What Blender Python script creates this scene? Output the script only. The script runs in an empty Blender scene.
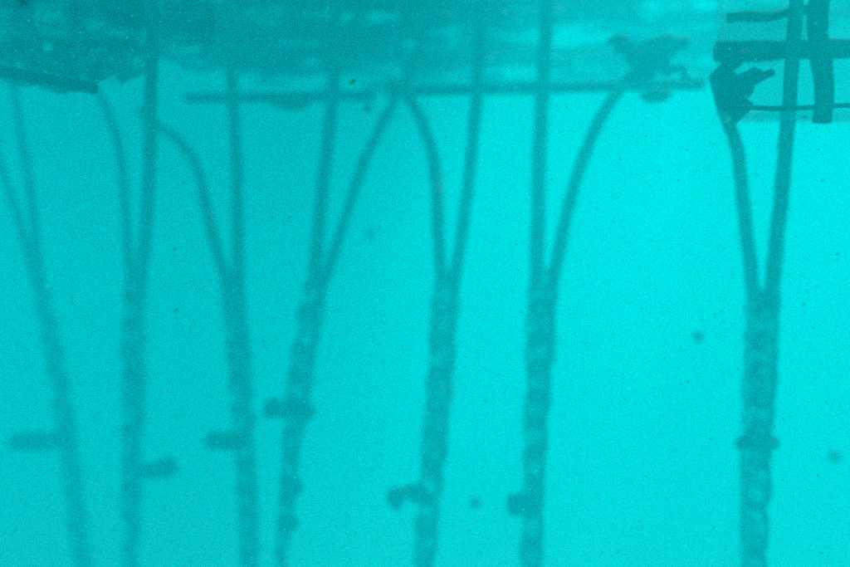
import bpy, bmesh, math, random
import numpy as np
from mathutils import Vector, Matrix, noise
R = math.radians
random.seed(7)
sc = bpy.context.scene
C = sc.collection

# ---------------------------------------------------------------- camera
DEPTH = 1.6                                   # camera below the water surface (z = 0)
F = 816.0                                     # focal length in pixels of the 850 px wide photograph
cd = bpy.data.cameras.new('camera')
cam = bpy.data.objects.new('camera', cd); C.objects.link(cam)
cam.location = (0, 0, -DEPTH); cam.rotation_euler = (R(90), 0, 0)
cd.sensor_width = 36; cd.lens = 36 * F / 850
cd.clip_start = 0.02; cd.clip_end = 400
cd.dof.use_dof = True; cd.dof.focus_distance = 1.9; cd.dof.aperture_fstop = .95
sc.camera = cam

# ---------------------------------------------------------------- light
SUN_EL, SUN_AZ = 62, 36                       # azimuth to the right of straight ahead
w = bpy.data.worlds.new('World'); sc.world = w; w.use_nodes = True
nt = w.node_tree
bg = nt.nodes['Background']
sky = nt.nodes.new('ShaderNodeTexSky'); sky.sky_type = 'NISHITA'; sky.sun_disc = False
sky.sun_elevation = R(SUN_EL); sky.sun_rotation = R(SUN_AZ)
nt.links.new(sky.outputs[0], bg.inputs[0]); bg.inputs[1].default_value = 0.15
sl = bpy.data.lights.new('sun', 'SUN'); sl.energy = 5; sl.angle = R(0.5); sl.color = (1, .97, .9)
so = bpy.data.objects.new('sun', sl); C.objects.link(so)
sd = Vector((math.sin(R(SUN_AZ)) * math.cos(R(SUN_EL)), math.cos(R(SUN_AZ)) * math.cos(R(SUN_EL)), math.sin(R(SUN_EL))))
so.rotation_euler = sd.to_track_quat('Z', 'Y').to_euler(); so.location = sd * 30
vs = sc.view_settings
vs.view_transform = 'Standard'; vs.look = 'None'; vs.gamma = 1; vs.use_curve_mapping = False
vs.exposure = .12
cy = sc.cycles
cy.volume_bounces = 10; cy.max_bounces = 14; cy.diffuse_bounces = 2; cy.glossy_bounces = 2
cy.transparent_max_bounces = 12; cy.caustics_reflective = False; cy.caustics_refractive = False
try:
    cy.use_denoising = False
except Exception: pass

# ---------------------------------------------------------------- materials
def mat(name, col, rough=.85, noise_scale=None, col2=None, bump=0, wave=None):
    m = bpy.data.materials.new(name); m.use_nodes = True
    t = m.node_tree; b = t.nodes['Principled BSDF']
    b.inputs['Base Color'].default_value = (*col, 1); b.inputs['Roughness'].default_value = rough
    b.inputs['Specular IOR Level'].default_value = .15
    if noise_scale:
        tc = t.nodes.new('ShaderNodeTexCoord')
        n = t.nodes.new('ShaderNodeTexNoise'); n.inputs['Scale'].default_value = noise_scale; n.inputs['Detail'].default_value = 5
        t.links.new(tc.outputs['Object'], n.inputs['Vector'])
        r = t.nodes.new('ShaderNodeValToRGB'); r.color_ramp.elements[0].position = .38; r.color_ramp.elements[1].position = .62
        r.color_ramp.elements[0].color = (*col, 1); r.color_ramp.elements[1].color = (*(col2 or col), 1)
        t.links.new(n.outputs['Fac'], r.inputs[0]); t.links.new(r.outputs[0], b.inputs['Base Color'])
        if bump:
            bp = t.nodes.new('ShaderNodeBump'); bp.inputs['Strength'].default_value = bump; bp.inputs['Distance'].default_value = .01
            t.links.new(n.outputs['Fac'], bp.inputs['Height']); t.links.new(bp.outputs[0], b.inputs['Normal'])
    return m
M = dict(
    rope=mat('algae_rope', (.10, .14, .13), .9, 14, (.18, .23, .21), .6),
    sock=mat('net_sock', (.02, .04, .04), .9, 13, (.42, .5, .46), .8),
    twine=mat('dark_twine', (.015, .03, .03), .9, 60, (.04, .06, .06)),
    stub=mat('fouled_float', (.02, .04, .04), .8, 30, (.06, .09, .08), .5),
    wood=mat('wet_wood', (.012, .02, .02), .8, 9, (.04, .045, .04), .5),
    panel=mat('pale_panel', (.38, .45, .43), .8, 6, (.52, .6, .57), .3),
    net=mat('bunched_net', (.015, .03, .035), .9, 15, (.05, .07, .07), .8),
    sand=mat('sand', (.52, .62, .57), .95, .35, (.58, .68, .62), .2),
    speck=mat('pale_particle', (.03, .92, .85), .8),
    green=mat('green_flake', (.45, .50, .03), .7),
    dark=mat('dark_flake', (.03, .05, .03), .7),
    olive=mat('olive_blob', (.10, .14, .05), .8),
    grey=mat('jelly_blob', (.06, .16, .15), .6),
)
# water surface: Fresnel mix of clear transmission and mirror (total reflection at grazing angles from below)
m = bpy.data.materials.new('water_surface'); m.use_nodes = True; t = m.node_tree; t.nodes.clear()
o_ = t.nodes.new('ShaderNodeOutputMaterial'); mx = t.nodes.new('ShaderNodeMixShader'); tr = t.nodes.new('ShaderNodeBsdfTransparent')
gl = t.nodes.new('ShaderNodeBsdfGlossy'); gl.inputs['Roughness'].default_value = .06; gl.inputs['Color'].default_value = (1, 1, 1, 1)
fr = t.nodes.new('ShaderNodeFresnel'); fr.inputs['IOR'].default_value = 1.33
t.links.new(fr.outputs[0], mx.inputs[0]); t.links.new(tr.outputs[0], mx.inputs[1]); t.links.new(gl.outputs[0], mx.inputs[2]); t.links.new(mx.outputs[0], o_.inputs[0])
M['water'] = m
# fine pale netting: threads closer than the eye resolves, part open
m = mat('fine_netting', (.5, .6, .57), .9, 6, (.6, .7, .66)); t = m.node_tree; b = t.nodes['Principled BSDF']; o_ = t.nodes['Material Output']
mx = t.nodes.new('ShaderNodeMixShader'); mx.inputs[0].default_value = .24; tr = t.nodes.new('ShaderNodeBsdfTransparent')
t.links.new(tr.outputs[0], mx.inputs[1]); t.links.new(b.outputs[0], mx.inputs[2]); t.links.new(mx.outputs[0], o_.inputs[0])
M['netting'] = m
m = mat('fouled_netting', (.05, .08, .07), .9, 13, (.4, .48, .44), .8); t = m.node_tree; b = t.nodes['Principled BSDF']; o_ = t.nodes['Material Output']
mx = t.nodes.new('ShaderNodeMixShader'); tr = t.nodes.new('ShaderNodeBsdfTransparent'); tc = t.nodes.new('ShaderNodeTexCoord')
n_ = t.nodes.new('ShaderNodeTexNoise'); n_.inputs['Scale'].default_value = 13; n_.inputs['Detail'].default_value = 3; t.links.new(tc.outputs['Object'], n_.inputs['Vector'])
mr = t.nodes.new('ShaderNodeMapRange'); mr.inputs['From Min'].default_value = .38; mr.inputs['From Max'].default_value = .62; mr.inputs['To Min'].default_value = .12; mr.inputs['To Max'].default_value = .95
t.links.new(n_.outputs['Fac'], mr.inputs['Value']); t.links.new(mr.outputs[0], mx.inputs[0])
t.links.new(tr.outputs[0], mx.inputs[1]); t.links.new(b.outputs[0], mx.inputs[2]); t.links.new(mx.outputs[0], o_.inputs[0])
M['sock'] = m
# shade and dark streaks of the surface band, put into a part-open sheet
m = mat('shade_streaks', (.015, .03, .03), .9, 5, (.06, .09, .08)); t = m.node_tree; b = t.nodes['Principled BSDF']; o_ = t.nodes['Material Output']
mx = t.nodes.new('ShaderNodeMixShader'); tr = t.nodes.new('ShaderNodeBsdfTransparent'); tc = t.nodes.new('ShaderNodeTexCoord'); mp = t.nodes.new('ShaderNodeMapping')
mp.inputs['Scale'].default_value = (1.6, 3, 9); mp.inputs['Rotation'].default_value = (0, .12, 0)
n_ = t.nodes.new('ShaderNodeTexNoise'); n_.inputs['Scale'].default_value = 1.6; n_.inputs['Detail'].default_value = 6; n_.inputs['Roughness'].default_value = .6
t.links.new(tc.outputs['Object'], mp.inputs[0]); t.links.new(mp.outputs[0], n_.inputs['Vector'])
mr = t.nodes.new('ShaderNodeMapRange'); mr.inputs['From Min'].default_value = .4; mr.inputs['From Max'].default_value = .64; mr.inputs['To Min'].default_value = .06; mr.inputs['To Max'].default_value = .8
t.links.new(n_.outputs['Fac'], mr.inputs['Value']); t.links.new(mr.outputs[0], mx.inputs[0])
t.links.new(tr.outputs[0], mx.inputs[1]); t.links.new(b.outputs[0], mx.inputs[2]); t.links.new(mx.outputs[0], o_.inputs[0])
M['streak_shade'] = m
# ---------------------------------------------------------------- helpers
def obj(name, bm, m, parent=None, smooth=True):
    me = bpy.data.meshes.new(name)
    bmesh.ops.recalc_face_normals(bm, faces=bm.faces)
    bm.to_mesh(me); bm.free(); me.materials.append(m)
    if smooth:
        for p in me.polygons: p.use_smooth = True
    o = bpy.data.objects.new(name, me); C.objects.link(o)
    if parent:
        o.parent = parent; me.transform(Matrix.Translation(-parent.location))
    return o
def tag(o, label=None, cat=None, group=None, kind=None):
    for k, v in (('label', label), ('category', cat), ('group', group), ('kind', kind)):
        if v: o[k] = v
    return o
def thing(name, loc, label, cat, group=None):
    o = bpy.data.objects.new(name, None); C.objects.link(o); o.location = loc; o.empty_display_size = .1
    return tag(o, label, cat, group)
def P(px, py, D):
    return Vector(((px - 425) / F * D, D, -DEPTH - (py - 283.5) / F * D))
def W(px, D): return px / F * D               # a width in pixels at distance D, in metres
def catmull(pts, n):                          # pts: list of tuples (any dimension) -> n*(len-1)+1 samples
    a = np.array(pts, float); out = []
    e = np.vstack([2 * a[0] - a[1], a, 2 * a[-1] - a[-2]])
    for i in range(len(a) - 1):
        p0, p1, p2, p3 = e[i:i + 4]
        for k in range(n):
            s = k / n
            out.append(.5 * ((2 * p1) + (-p0 + p2) * s + (2 * p0 - 5 * p1 + 4 * p2 - p3) * s * s + (-p0 + 3 * p1 - 3 * p2 + p3) * s ** 3))
    out.append(a[-1]); return np.array(out)
def tube(bm, pts, rad, seg=10, rough=0, fr=6, flat=1.0, seed=0):
    """tube through pts (Vectors), radius list; rough = share of the radius that noise moves; flat squeezes it in depth"""
    rings = []
    n = len(pts)
    up = Vector((0, 1, 0))
    for i in range(n):
        d = (pts[min(i + 1, n - 1)] - pts[max(i - 1, 0)]).normalized()
        if abs(d.dot(up)) > .95: up2 = Vector((0, 0, 1))
        else: up2 = up
        s = d.cross(up2).normalized(); f = s.cross(d).normalized()
        ring = []
        for k in range(seg):
            a = 2 * math.pi * k / seg
            q = s * math.cos(a) + f * math.sin(a) * flat
            r = rad[i] if hasattr(rad, '__len__') else rad
            if rough:
                v = pts[i] * fr + q * r * fr * 2.2 + Vector((seed * 7.3, 0, 0))
                r *= 1 + rough * (noise.noise(v) * 1.3 + .6 * noise.noise(v * 2.7))
            ring.append(bm.verts.new(pts[i] + q * r))
        rings.append(ring)
    for i in range(n - 1):
        for k in range(seg):
            bm.faces.new((rings[i][k], rings[i][(k + 1) % seg], rings[i + 1][(k + 1) % seg], rings[i + 1][k]))
    bm.faces.new(rings[0]); bm.faces.new(rings[-1][::-1])
def box(bm, lo, hi, bevel=0):
    c = [(lo[i] + hi[i]) / 2 for i in range(3)]; s = [hi[i] - lo[i] for i in range(3)]
    r = bmesh.ops.create_cube(bm, size=1, matrix=Matrix.Translation(c) @ Matrix.Diagonal((*s, 1)))
    if bevel:
        es = {e for v in r['verts'] for e in v.link_edges}
        bmesh.ops.bevel(bm, geom=list(es), offset=bevel, segments=2, affect='EDGES')
def blob(bm, c, rx, ry, rz, rough=.25, fr=6, sub=3, seed=0):
    r = bmesh.ops.create_icosphere(bm, subdivisions=sub, radius=1)
    for v in r['verts']:
        d = v.co.normalized(); k = 1 + rough * (noise.noise(d * fr * .4 + Vector((seed, 0, 0))) * 1.4 + .5 * noise.noise(d * fr + Vector((0, seed, 0))))
        v.co = Vector(c) + Vector((d.x * rx, d.y * ry, d.z * rz)) * k

# ---------------------------------------------------------------- setting: sea floor and water surface
def grid(name, xs, ys, zf, m):
    X, Y = np.meshgrid(xs, ys); Z = zf(X, Y)
    v = np.stack([X.ravel(), Y.ravel(), Z.ravel()], 1); nx, ny = len(xs), len(ys)
    i = np.arange(nx * ny).reshape(ny, nx)
    f = np.stack([i[:-1, :-1].ravel(), i[:-1, 1:].ravel(), i[1:, 1:].ravel(), i[1:, :-1].ravel()], 1)
    me = bpy.data.meshes.new(name); me.from_pydata(v.tolist(), [], f.tolist()); me.materials.append(m)
    for p in me.polygons: p.use_smooth = True
    o = bpy.data.objects.new(name, me); C.objects.link(o); return tag(o, kind='structure')
def floor_z(X, Y):
    return -5.6 + .10 * np.sin(X * .3 + 1) * np.cos(Y * .22)
grid('seabed', np.linspace(-24, 24, 120), np.linspace(-14, 32, 120), floor_z, M['sand'])
rs = np.random.RandomState(3)
waves = []
for i in range(46):
    lam = 10 ** rs.uniform(-.75, .35); th = rs.normal(math.pi / 2, .55)
    waves.append((2 * math.pi / lam * math.cos(th), 2 * math.pi / lam * math.sin(th), rs.uniform(0, 6.28), .0055 * lam ** .9))
def surf_z(X, Y):
    Z = np.zeros_like(X)
    for kx, ky, ph, a in waves: Z += a * np.sin(kx * X + ky * Y + ph)
    return Z
xs = np.concatenate([np.linspace(-24, -5.1, 50), np.linspace(-5, 5, 260), np.linspace(5.1, 24, 50)])
ys = np.concatenate([np.linspace(-14, 1.9, 40), np.linspace(2, 9, 260), np.linspace(9.1, 32, 90)])
grid('water_surface', xs, ys, surf_z, M['water'])

# ---------------------------------------------------------------- the hanging ropes
# pixel paths: straight strand, curved strand (x, y, distance factor), fouled lower body (x, y, width)
ROPES = [
 dict(D=5.6, st=[(8,-10),(14,90),(28,180),(40,288)], sw=9, cv=[(-22,40,1.1),(-12,90,1.07),(0,160,1.03),(18,215,1),(38,290,1)], cw=8,
      lo=[(41,285,15),(52,340,17),(62,400,18),(70,450,17),(76,510,17),(84,567,16),(92,640,15)],
      fl=[('bar',10,441,68,441,13)], lb='faint sloping hanging rope at the far left edge with a long bar sticking out leftwards'),
 dict(D=5.1, st=[(153,-15,.56),(150,80,.6),(149,150,.75),(146,220,.92),(140,284)], sw=13, cv=[(84,30,1.1),(88,62,1.1),(95,85,1.12),(108,110,1.06),(120,150,1.02),(126,210,1),(131,284,1)], cw=9,
      lo=[(135,278,20),(134,340,21),(134,400,20),(132,470,18),(131,540,16),(131,640,14)],
      fl=[('club',140,472,176,466,13)], lb='hanging rope with a club shaped float pointing right near its lower end'),
 dict(D=4.85, st=[(228,-20,.9),(232,90,.93),(236,160),(238,290)], sw=12, cv=[(140,112,1.2),(160,128,1.16),(180,142,1.09),(198,170,1.06),(212,230,1.01),(229,290,1)], cw=11,
      lo=[(234,283,23),(240,370,22),(245,450,20),(248,510,19),(250,567,17),(252,640,15)],
      fl=[('stub',206,441,243,441,14)], lb='hanging rope with a boldly arching left strand and a stubby float on its left'),
 dict(D=4.7, st=[(337,-20,.92),(333,90,.95),(322,190),(313,290)], sw=13, cv=[(455,-50,.86),(440,-12,.88),(415,60,.93),(395,100,.95),(365,160,.98),(345,220,1.01),(324,284,1)], cw=10,
      lo=[(316,280,25),(305,350,24),(297,400,23),(291,450,17),(288,490,16),(284,530,14),(279,600,10)],
      fl=[('club',300,412,264,409,12),('lump',306,411,9),('lump',273,408,9),('lump',292,487,10),('lump',287,523,10)], lb='leaning hanging rope with round lumps on its thin lower end'),
 dict(D=4.2, st=[(483,-24,.9),(477,90,.93),(468,190),(453,290)], sw=12, cv=[(390,82,.97),(408,98,.98),(424,128,.99),(435,170,1.05),(438,230,1.01),(442,290,1)], cw=12,
      lo=[(446,283,27),(440,380,26),(432,470,24),(424,567,21),(420,640,19)],
      fl=[('hook',428,495,392,502,13)], lb='thick dark hanging rope in the middle with a hooked float curling down on its left'),
 dict(D=4.0, st=[(550,-26,.85),(545,60,.88),(540,150),(537,290)], sw=14, cv=[(652,52,.88),(615,95,.92),(590,140,.97),(570,200,1.03),(550,290,1)], cw=12,
      lo=[(543,285,30),(538,380,25),(534,470,22),(531,567,21),(530,640,20)],
      fl=[('stub',507,504,536,504,17)], lb='upright hanging rope with ring marks, blunt float and a strand curving up right'),
 dict(D=3.65, st=[(800,-30,.58),(792,90,.65),(785,170,.82),(772,300)], sw=14, cv=[(714,78,.66),(723,112,.71),(736,150,.83),(743,210,.96),(753,300,1)], cw=13,
      lo=[(763,290,30),(760,370,29),(756,450,27),(753,567,24),(752,640,22)],
      fl=[('band',738,443,776,443,13)], lb='widest hanging rope at the right, standing alone, with a dark band around it low down'),
]
def vpath(pts, D, n=10):
    a = catmull([(p[0], p[1], (p[2] if len(p) > 2 else 1)) for p in pts], n)
    o = [P(x, y, D * k) for x, y, k in a]
    if pts[0][1] < 0 and o[0].z < .05:        # carried on up to the pole above the surface
        d = (o[0] - o[4]).normalized(); k = (.05 - o[0].z) / max(d.z, .3)
        o = [o[0] + d * k * (1 - i / 8) for i in range(8)] + o
    return o
GR = 'ropes hanging in a row under the raft'
for ri, q in enumerate(ROPES):
    D = q['D']
    base = P(q['lo'][-1][0], q['lo'][-1][1], D)
    t_ = thing('hanging_rope', base, q['lb'], 'rope', GR)
    for key, wk, off in (('st', 'sw', .012), ('cv', 'cw', -.012)):
        pts = [p + Vector((0, off, 0)) for p in vpath(q[key], D, 16)]
        bm = bmesh.new(); r0 = W(q[wk], D) / 2
        n = len(pts)
        tube(bm, pts, [r0 * (.92 + .16 * i / n) * pts[i].y / D for i in range(n)], 10, .12, 9, seed=ri)
        # thinner second lay twisted round it
        tw = []
        L = 0
        for i in range(0, n):
            if i: L += (pts[i] - pts[i - 1]).length
            tw.append((pts[i], L))
        obj('strand', bm, M['rope'], t_)
    a = catmull(q['lo'], 22)
    cen = [P(x, y, D) for x, y, _ in a]; rad = [W(wd, D) / 2 for *_, wd in a]
    bm = bmesh.new(); rr = list(rad); rr[0] *= .6; rr[1] *= .85
    tube(bm, cen, rr, 18, .38, 9, seed=ri + 3)
    # shells grown on the sock (surface texture of it)
    rnd = random.Random(ri)
    for k in range(150):
        i = rnd.randrange(2, len(cen)); ang = rnd.uniform(0, 6.283)
        nrm = Vector((math.cos(ang), math.sin(ang), rnd.uniform(-.4, .4)))
        c = cen[i] + Vector((nrm.x, nrm.y, 0)) * rad[i] * .96
        s = rnd.uniform(.006, .015)
        rr_ = bmesh.ops.create_icosphere(bm, subdivisions=1, radius=1)
        rot = Vector((rnd.uniform(-1, 1), rnd.uniform(-1, 1), rnd.uniform(-1, 1))).to_track_quat('Z', 'Y').to_matrix()
        for v in rr_['verts']: v.co = c + rot @ Vector((v.co.x * s, v.co.y * s * .6, v.co.z * s * 1.9))
    obj('net_sock', bm, M['sock'], t_)
    # looping twine lashed down the front and back of the sock
    bm = bmesh.new(); pts = []
    turns = 11 + ri % 3
    N = turns * 22
    for k in range(N):
        s = k / (N - 1); i = min(int(s * (len(cen) - 1)), len(cen) - 2); fpart = s * (len(cen) - 1) - i
        c = cen[i].lerp(cen[i + 1], fpart); r = rad[i]
        ph = 2 * math.pi * turns * s
        x = math.sin(ph) * r * .72; dz = math.cos(ph) * r * .95
        pts.append(c + Vector((x, -math.sqrt(max(r * r * 1.12 - x * x, 0)) , dz)))
    tube(bm, pts, W(4.2, D) / 2, 6)
    obj('lashing', bm, M['twine'], t_)
    for f in q['fl']:
        bm = bmesh.new()
        if f[0] == 'lump':
            blob(bm, P(f[1], f[2], D * .985), W(f[3], D), W(f[3], D), W(f[3], D), .3, 6, 3, ri + f[2])
            obj('lump', bm, M['stub'], t_); continue
        kind, x0, y0, x1, y1, wd = f
        r = W(wd, D) * .62
        ts = np.linspace(0, 1, 22)
        if kind == 'hook':
            pp = catmull([(x0, y0), (412, 492), (402, 493), (396, 497), (396, 504), (401, 505)], 6)
            pts = [P(x, y, D * .985) for x, y in pp]; rad_ = [r * (.85 + .25 * math.sin(k * .45)) for k in range(len(pts))]
        elif kind == 'band':
            pts = [P(757 + 15 * math.cos(k), 443 + 3.5 * math.sin(k), D) + Vector((0, math.sin(k) * W(15, D), 0)) for k in np.linspace(0, 2 * math.pi, 40)]
            rad_ = [W(12, D) / 2] * 40
        else:
            pts = [P(x0 + (x1 - x0) * k, y0 + (y1 - y0) * k, D * .985) for k in ts]
            if kind == 'club': rad_ = [r * (.75 + .45 * k) for k in ts]
            else: rad_ = [r * (1 - .12 * abs(k - .5)) for k in ts]
        rad_[0] *= .55; rad_[-1] *= .55; rad_[1] *= .88; rad_[-2] *= .88
        tube(bm, pts, rad_, 14, .34, 11, seed=ri)
        obj('collar' if kind == 'band' else 'side_float', bm, M['stub'], t_)

# ---------------------------------------------------------------- poles at the water surface
def pole(name, a, b, r, label, cat, group=None, m='wood', sag=0):
    bm = bmesh.new(); n = 30
    pts = [a.lerp(b, i / (n - 1)) + Vector((0, 0, -sag * math.sin(math.pi * i / (n - 1)))) for i in range(n)]
    tube(bm, pts, [r * (1 + .05 * math.sin(i * 1.9)) for i in range(n)], 12, .08, 4)
    return tag(obj(name, bm, M[m]), label, cat, group)
GP = 'poles slung level under the surface'
pole('raft_pole', P(186, 98, 4.7), P(374, 96, 4.6), .03, 'dark horizontal pole just above the half round float', 'pole', GP)
pole('raft_pole', P(388, 92, 4.25), P(704, 84, 3.6), .026, 'long horizontal pole running behind the middle ropes towards the net bundle', 'pole', GP)
pole('raft_pole', P(-60, 60, 2.36), P(96, 89, 2.36), .016, 'short slanting dark pole at the left edge before the added corner sheet', 'pole', GP, 'stub')
# cross poles above the frame that carry the straight strands
pole('carrier_pole', Vector((-4.2, 5.0, .09)), Vector((2.4, 2.7, .09)), .05, 'long pole lying over the nearest row of rope ends', 'pole')

# half round float under the first pole
bm = bmesh.new(); blob(bm, P(290, 102, 4.5), W(20, 4.5), .1, W(8, 4.5), .15, 5, 3, 1)
tag(obj('float', bm, M['stub']), 'dark half round float hanging under the left horizontal pole', 'float')
bm = bmesh.new(); blob(bm, P(656, 96, 3.45), W(14, 3.45), .07, W(6, 3.45), .25, 5, 3, 4)
tag(obj('float', bm, M['stub']), 'small dark flattened float below the gathered net bundle', 'float')

# gathered nets at the surface
def bundle(spec, D, label, seed):
    bm = bmesh.new()
    for j, (path, w0, w1) in enumerate(spec):
        a = catmull(path, 8); n = len(a)
        tube(bm, [P(x, y, D) + Vector((0, .05 * math.sin(i * .7 + j), 0)) for i, (x, y) in enumerate(a)],
             [W(w0 + (w1 - w0) * i / (n - 1), D) / 2 for i in range(n)], 14, .3, 7, .8, seed + j)
    return tag(obj('net_bundle', bm, M['net']), label, 'net', 'nets gathered at the surface')
bundle([([(648, 64), (640, 58), (628, 50), (615, 44)], 22, 6), ([(650, 66), (655, 56), (668, 50), (684, 44)], 20, 8),
        ([(650, 70), (640, 72), (628, 80)], 16, 6), ([(610, 40), (640, 46), (690, 40)], 8, 12), ([(655, 60), (675, 70), (692, 76)], 16, 4)], 3.3, 'dark net bundle fanned out above the small flattened float', 5)
bundle([([(742, 112), (733, 98), (724, 82), (728, 66), (742, 56)], 10, 16), ([(733, 98), (740, 84), (752, 78), (766, 77)], 24, 8),
        ([(740, 118), (738, 100), (736, 84)], 8, 24)], 2.35, 'darkest net bundle tied to the left end of the screen frame', 9)

# pontoon at the right: pale side panel with dark waterline beam, post and wire
DP = 2.5
po = thing('screen_frame', P(800, 120, DP), 'pale net screen on dark beams and a post at the upper right', 'frame')
def zpy(py, D): return -DEPTH - (py - 283.5) / F * D
def xpx(px, D): return (px - 425) / F * D
bm = bmesh.new(); box(bm, (xpx(724, DP), DP, zpy(118, DP)), (xpx(1000, DP), DP + .09, .12), .02); obj('net_screen', bm, M['netting'], po, False)
bm = bmesh.new(); tube(bm, [P(px, 19 - (px - 730) * .1 + 2 * math.sin(px * .1), DP - .05) for px in range(728, 812, 8)], W(10, DP) / 2, 10, .3, 9); obj('upper_beam', bm, M['wood'], po)
bm = bmesh.new(); tube(bm, [P(px, 115 + 1.5 * math.sin(px * .07), DP - .03) for px in range(726, 1000, 9)], W(12, DP) / 2, 12, .25, 8); obj('lower_rail', bm, M['netting'], po)
bm = bmesh.new(); tube(bm, [P(px, 51 + (px - 740) * -.02, DP - .08) for px in range(716, 1010, 12)], W(19, DP) / 2, 12, .2, 7); obj('beam', bm, M['wood'], po)
bm = bmesh.new(); tube(bm, [Vector((xpx(821, DP - .2) + .01 * math.sin(k), DP - .2, zpy(122, DP - .2) + k * .06)) for k in range(22)], W(18, DP) / 2, 12, .14, 8); obj('post', bm, M['wood'], po)
bm = bmesh.new(); tube(bm, [P(px, 108 - .012 * (px - 730) + 1.2 * math.sin(px * .05), DP - .3) for px in range(722, 1000, 10)], W(4.5, DP) / 2, 8); obj('wire', bm, M['twine'], po)

# added deck, unseen above the surface, placed to shade the water below
dk = thing('shade_deck', (-3.2, 5.6, 0), 'added plank deck, unseen above the water, placed to shade it', 'shade blocker')
rnd = random.Random(4)
XL, XF, XR, Y0, Y1 = -1.0, .1, 1.9, 1.5, 4.4
y = -1.5
while y < 10.5:
    wd = rnd.uniform(.17, .26); low = False
    x0 = (-.75 if y < 2.6 else -3.3 if low else -3.4 if y < 7 else -5) + rnd.uniform(-.1, .1)
    x1 = (-.82 - .12 * (y - 3) if low else .6 if y < 4.6 else XF) + rnd.uniform(-.3, .3)
    z = (-.62 - .12 * (y - 3.3) if low else .26) + rnd.uniform(-.03, .02)
    spans = [(x0, 4.6)] if y < Y0 else [(x0, x1)] + ([(XR + rnd.uniform(-.1, .1), 5.0)] if y < Y1 else [])
    if low: wd *= rnd.uniform(.7, 1.0); z += rnd.uniform(-.06, .05); spans = [(x0, x1 + rnd.uniform(-.35, .12))]
    for a_, b_ in spans:
        bm = bmesh.new(); box(bm, (a_, y, z - .035), (b_, y + wd, z + .03), .008)
        if low: bmesh.ops.rotate(bm, verts=bm.verts, cent=(x0, y, z), matrix=Matrix.Rotation(rnd.uniform(-.05, .05), 3, 'Z') @ Matrix.Rotation(rnd.uniform(-.02, .03), 3, 'Y'))
        obj('plank', bm, M['wood'], dk, False)
    y += wd + (rnd.uniform(-.02, .035) if low else rnd.uniform(.015, .05))
for x in (-2.1, -1.45, -.7, 1.0, 3.8):
    bm = bmesh.new(); tube(bm, [Vector((x, (2.3 if x < -1.2 else -1.4) + k * (.28 if x < -1.2 else .41), .2)) for k in range(30 if x < -1.2 else 13 if x < 0 else 10)], .045, 10, .1, 4); obj('joist', bm, M['wood'], dk)

def add_shade_sheet(px0, px1, D, top_z, edge, label, seed, dd=.25):  # added sheets; shade and streaks of the surface put into their dark colour
    """added sheet that darkens the top band: rows from top_z down to the wavy pixel line edge(px)"""
    bm = bmesh.new(); nx, nz = 90, 16; vs_ = []
    for i in range(nx + 1):
        px = px0 + (px1 - px0) * i / nx
        Dx = D + dd * math.sin(i * .11 + seed) * .5 + .05 * math.sin(i * .5 + seed)
        lowp = P(px, edge(px) + 5 * noise.noise(Vector((px * .05, seed, 0))) + 3 * noise.noise(Vector((px * .2, seed, 3))), Dx)
        vs_.append([bm.verts.new((lowp.x, Dx + .06 * math.sin(j * .8 + i * .2), lowp.z + (top_z - lowp.z) * j / nz)) for j in range(nz + 1)])
    for i in range(nx):
        for j in range(nz): bm.faces.new((vs_[i][j], vs_[i + 1][j], vs_[i + 1][j + 1], vs_[i][j + 1]))
    o = tag(obj('shade_sheet', bm, M['streak_shade']), label, 'net', 'added sheets darkening the top band')
    md = o.modifiers.new('thickness', 'SOLIDIFY'); md.thickness = .004
    return o
add_shade_sheet(-260, 138, 2.5, .1, lambda x: 84 + .05 * (x + 20) if x < 100 else 90 - .5 * (x - 100), 'nearest and darkest added sheet, darkening the upper left corner', 1)
add_shade_sheet(-200, 212, 3.1, .1, lambda x: 62 + 24 * max(0, math.sin(x * .02)), 'second added shade sheet behind the corner sheet, reaching the arched strand', 4)
add_shade_sheet(120, 420, 4.95, .1, lambda x: 50 + 20 * math.sin(x * .021 + 2), 'thin added sheet for dark surface streaks above the left level pole', 7)
add_shade_sheet(400, 720, 4.9, .1, lambda x: 48 + 26 * math.sin(x * .016 + 1.2), 'thin added sheet for dark surface streaks above the middle level pole', 11)
add_shade_sheet(570, 900, 4.95, .1, lambda x: 38 + 14 * math.sin(x * .02 + .5), 'thin added sheet darkening the surface behind the right screen and net bundle', 15)
sr = thing('streak_slats', (.3, 5.4, 0), 'added thin dark slats in place of reflection streaks at the top centre', 'shade blocker')  # dark slats stand in for reflection streaks on the water surface
for k in range(62):
    y = 4.6 + k * .03 + rnd.uniform(-.03, .03); xa = rnd.uniform(-1.9, 1.75); xb = min(xa + rnd.uniform(.5, 1.8), 2.5); sk = rnd.uniform(-.03, .03)
    bm = bmesh.new(); tube(bm, [Vector((xa + (xb - xa) * i / 11, y + sk * i, -.012 + .012 * math.sin(i * 1.3 + k))) for i in range(12)], rnd.uniform(.012, .034), 8, .25, 5)
    obj('streak_slat', bm, M['wood'], sr)
for xa in (-1.1, -.35, .55, 1.4):
    bm = bmesh.new(); tube(bm, [Vector((xa + .02 * math.sin(i), 4.6 + i * .2, .035)) for i in range(10)], .02, 8, .2, 5); obj('tie_bar', bm, M['wood'], sr)

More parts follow.
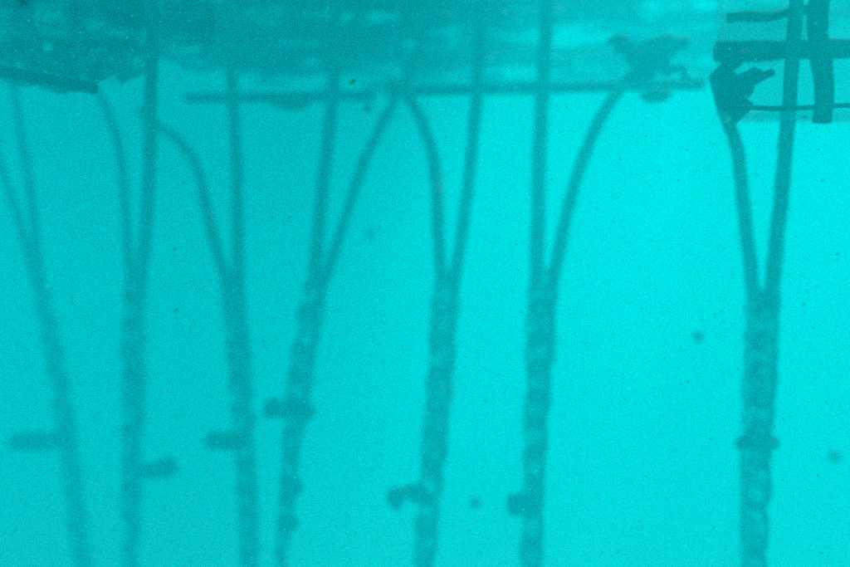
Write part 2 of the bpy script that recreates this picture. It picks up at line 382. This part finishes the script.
# ---------------------------------------------------------------- drifting specks
rp = np.random.RandomState(11); vv = []; ff = []
octa = np.array([(1,0,0),(-1,0,0),(0,1,0),(0,-1,0),(0,0,1),(0,0,-1)], float)
tri = [(0,2,4),(2,1,4),(1,3,4),(3,0,4),(2,0,5),(1,2,5),(3,1,5),(0,3,5)]
for k in range(13000):
    D = rp.uniform(1.5, 2.6) if k % 3 == 0 else rp.uniform(2.8, 4.6); p = np.array(P(rp.uniform(-120, 970), rp.uniform(-80, 650), D))
    s_ = W(.42 + 1.0 * rp.rand() ** 3, D) * (1.6 if rp.rand() < .05 else 1)
    a_ = rp.uniform(0, 6.28); rot = np.array([[math.cos(a_), 0, math.sin(a_)], [0, 1, 0], [-math.sin(a_), 0, math.cos(a_)]])
    pts_ = (octa * np.array([1, .8, rp.uniform(.6, 1.8)]) * s_) @ rot.T + p
    n0 = len(vv); vv += pts_.tolist(); ff += [tuple(n0 + q_ for q_ in t3) for t3 in tri]
me = bpy.data.meshes.new('suspended_particles'); me.from_pydata(vv, [], ff)
bm = bmesh.new(); bm.from_mesh(me)
tag(obj('suspended_particles', bm, M['speck']), 'tiny pale specks drifting all through the turquoise water', 'particles', kind='stuff')
def fleck(name, px, py, D, rp, m, label, cat, asp=(1, 1, 1), rough=.2, rot=0):
    bm = bmesh.new(); blob(bm, (0, 0, 0), W(rp, D) * asp[0], W(rp, D) * asp[1], W(rp, D) * asp[2], rough, 5, 2, px)
    bmesh.ops.rotate(bm, verts=bm.verts, cent=(0, 0, 0), matrix=Matrix.Rotation(R(rot), 3, 'Y'))
    bmesh.ops.translate(bm, verts=bm.verts, vec=P(px, py, D))
    tag(obj(name, bm, M[m]), label, cat)
fleck('algae_flake', 352, 82, 1.6, 3.2, 'green', 'small yellow green flake drifting near the left pole', 'flake', (.7, .5, 1), .4, 30)
fleck('algae_flake', 354, 81, 1.55, 2.2, 'dark', 'tiny black flake touching the yellow green flake', 'flake', (.6, .5, 1), .4, 30)
fleck('algae_flake', 368, 108, 4.0, 4.5, 'olive', 'soft olive blob below the yellow green flake', 'flake')
fleck('algae_flake', 568, 62, 4.4, 4, 'olive', 'small olive blob drifting beside the sixth straight strand near the top', 'flake')
fleck('jelly_blob', 698, 336, 4.6, 6, 'grey', 'round dim blob drifting in the brightest open water left of the widest rope', 'blob')
fleck('jelly_blob', 835, 456, 4.6, 6.5, 'grey', 'round dim blob drifting right of the widest rope', 'blob')
fleck('jelly_blob', 475, 503, 4.6, 6, 'grey', 'round dim blob between the two lower floats of the middle ropes', 'blob')
fleck('jelly_blob', 371, 234, 7.5, 6.5, 'grey', 'very faint round blob right of the leaning rope', 'blob')
fleck('dark_speck', 175, 249, 1.5, 1.4, 'dark', 'tiny black speck left of the arched strand', 'speck')
fleck('dark_speck', 176, 310, 1.5, 1.4, 'dark', 'tiny black speck between the second and third rope bodies', 'speck')
fleck('dark_speck', 804, 304, 1.5, 1.2, 'dark', 'tiny black speck right of the widest rope', 'speck')
fleck('dark_speck', 805, 117, 1.5, 1.8, 'dark', 'tiny black speck in front of the net screen', 'speck')
fleck('dark_speck', 23, 1, 1.2, 6, 'dark', 'black blob cut by the top edge at the left', 'speck')
fleck('pale_fleck', 48, 288, 1.5, 3, 'speck', 'brightest pale fleck in front of the far left rope fork', 'fleck')
fleck('pale_fleck', 53, 325, 1.6, 2.2, 'speck', 'small pale fleck just below the brightest fleck', 'fleck')
fleck('pale_fleck', 48, 47, 1.3, 5, 'speck', 'pale crescent shaped fleck in front of the added corner sheet', 'fleck', (.8, .3, .9), .6)
fleck('pale_fleck', 105, 84, 1.4, 5, 'speck', 'thin pale sliver of debris drifting before the added corner sheet', 'fleck', (2.2, .3, .22), .2, 12)

# ---------------------------------------------------------------- turbid water
bm = bmesh.new(); box(bm, (-26, -16, -6.9), (26, 34, .9))
hz = tag(obj('haze', bm, M['speck'], None, False), kind='stuff')
m = bpy.data.materials.new('turbid_water'); m.use_nodes = True; t = m.node_tree; t.nodes.clear()
o_ = t.nodes.new('ShaderNodeOutputMaterial'); v = t.nodes.new('ShaderNodeVolumePrincipled')
v.inputs['Color'].default_value = (.0, .78, .868, 1)
v.inputs['Density'].default_value = .30; v.inputs['Anisotropy'].default_value = .3
v.inputs['Absorption Color'].default_value = (.0, .6, .6, 1)
t.links.new(v.outputs[0], o_.inputs['Volume'])
hz.data.materials.clear(); hz.data.materials.append(m)
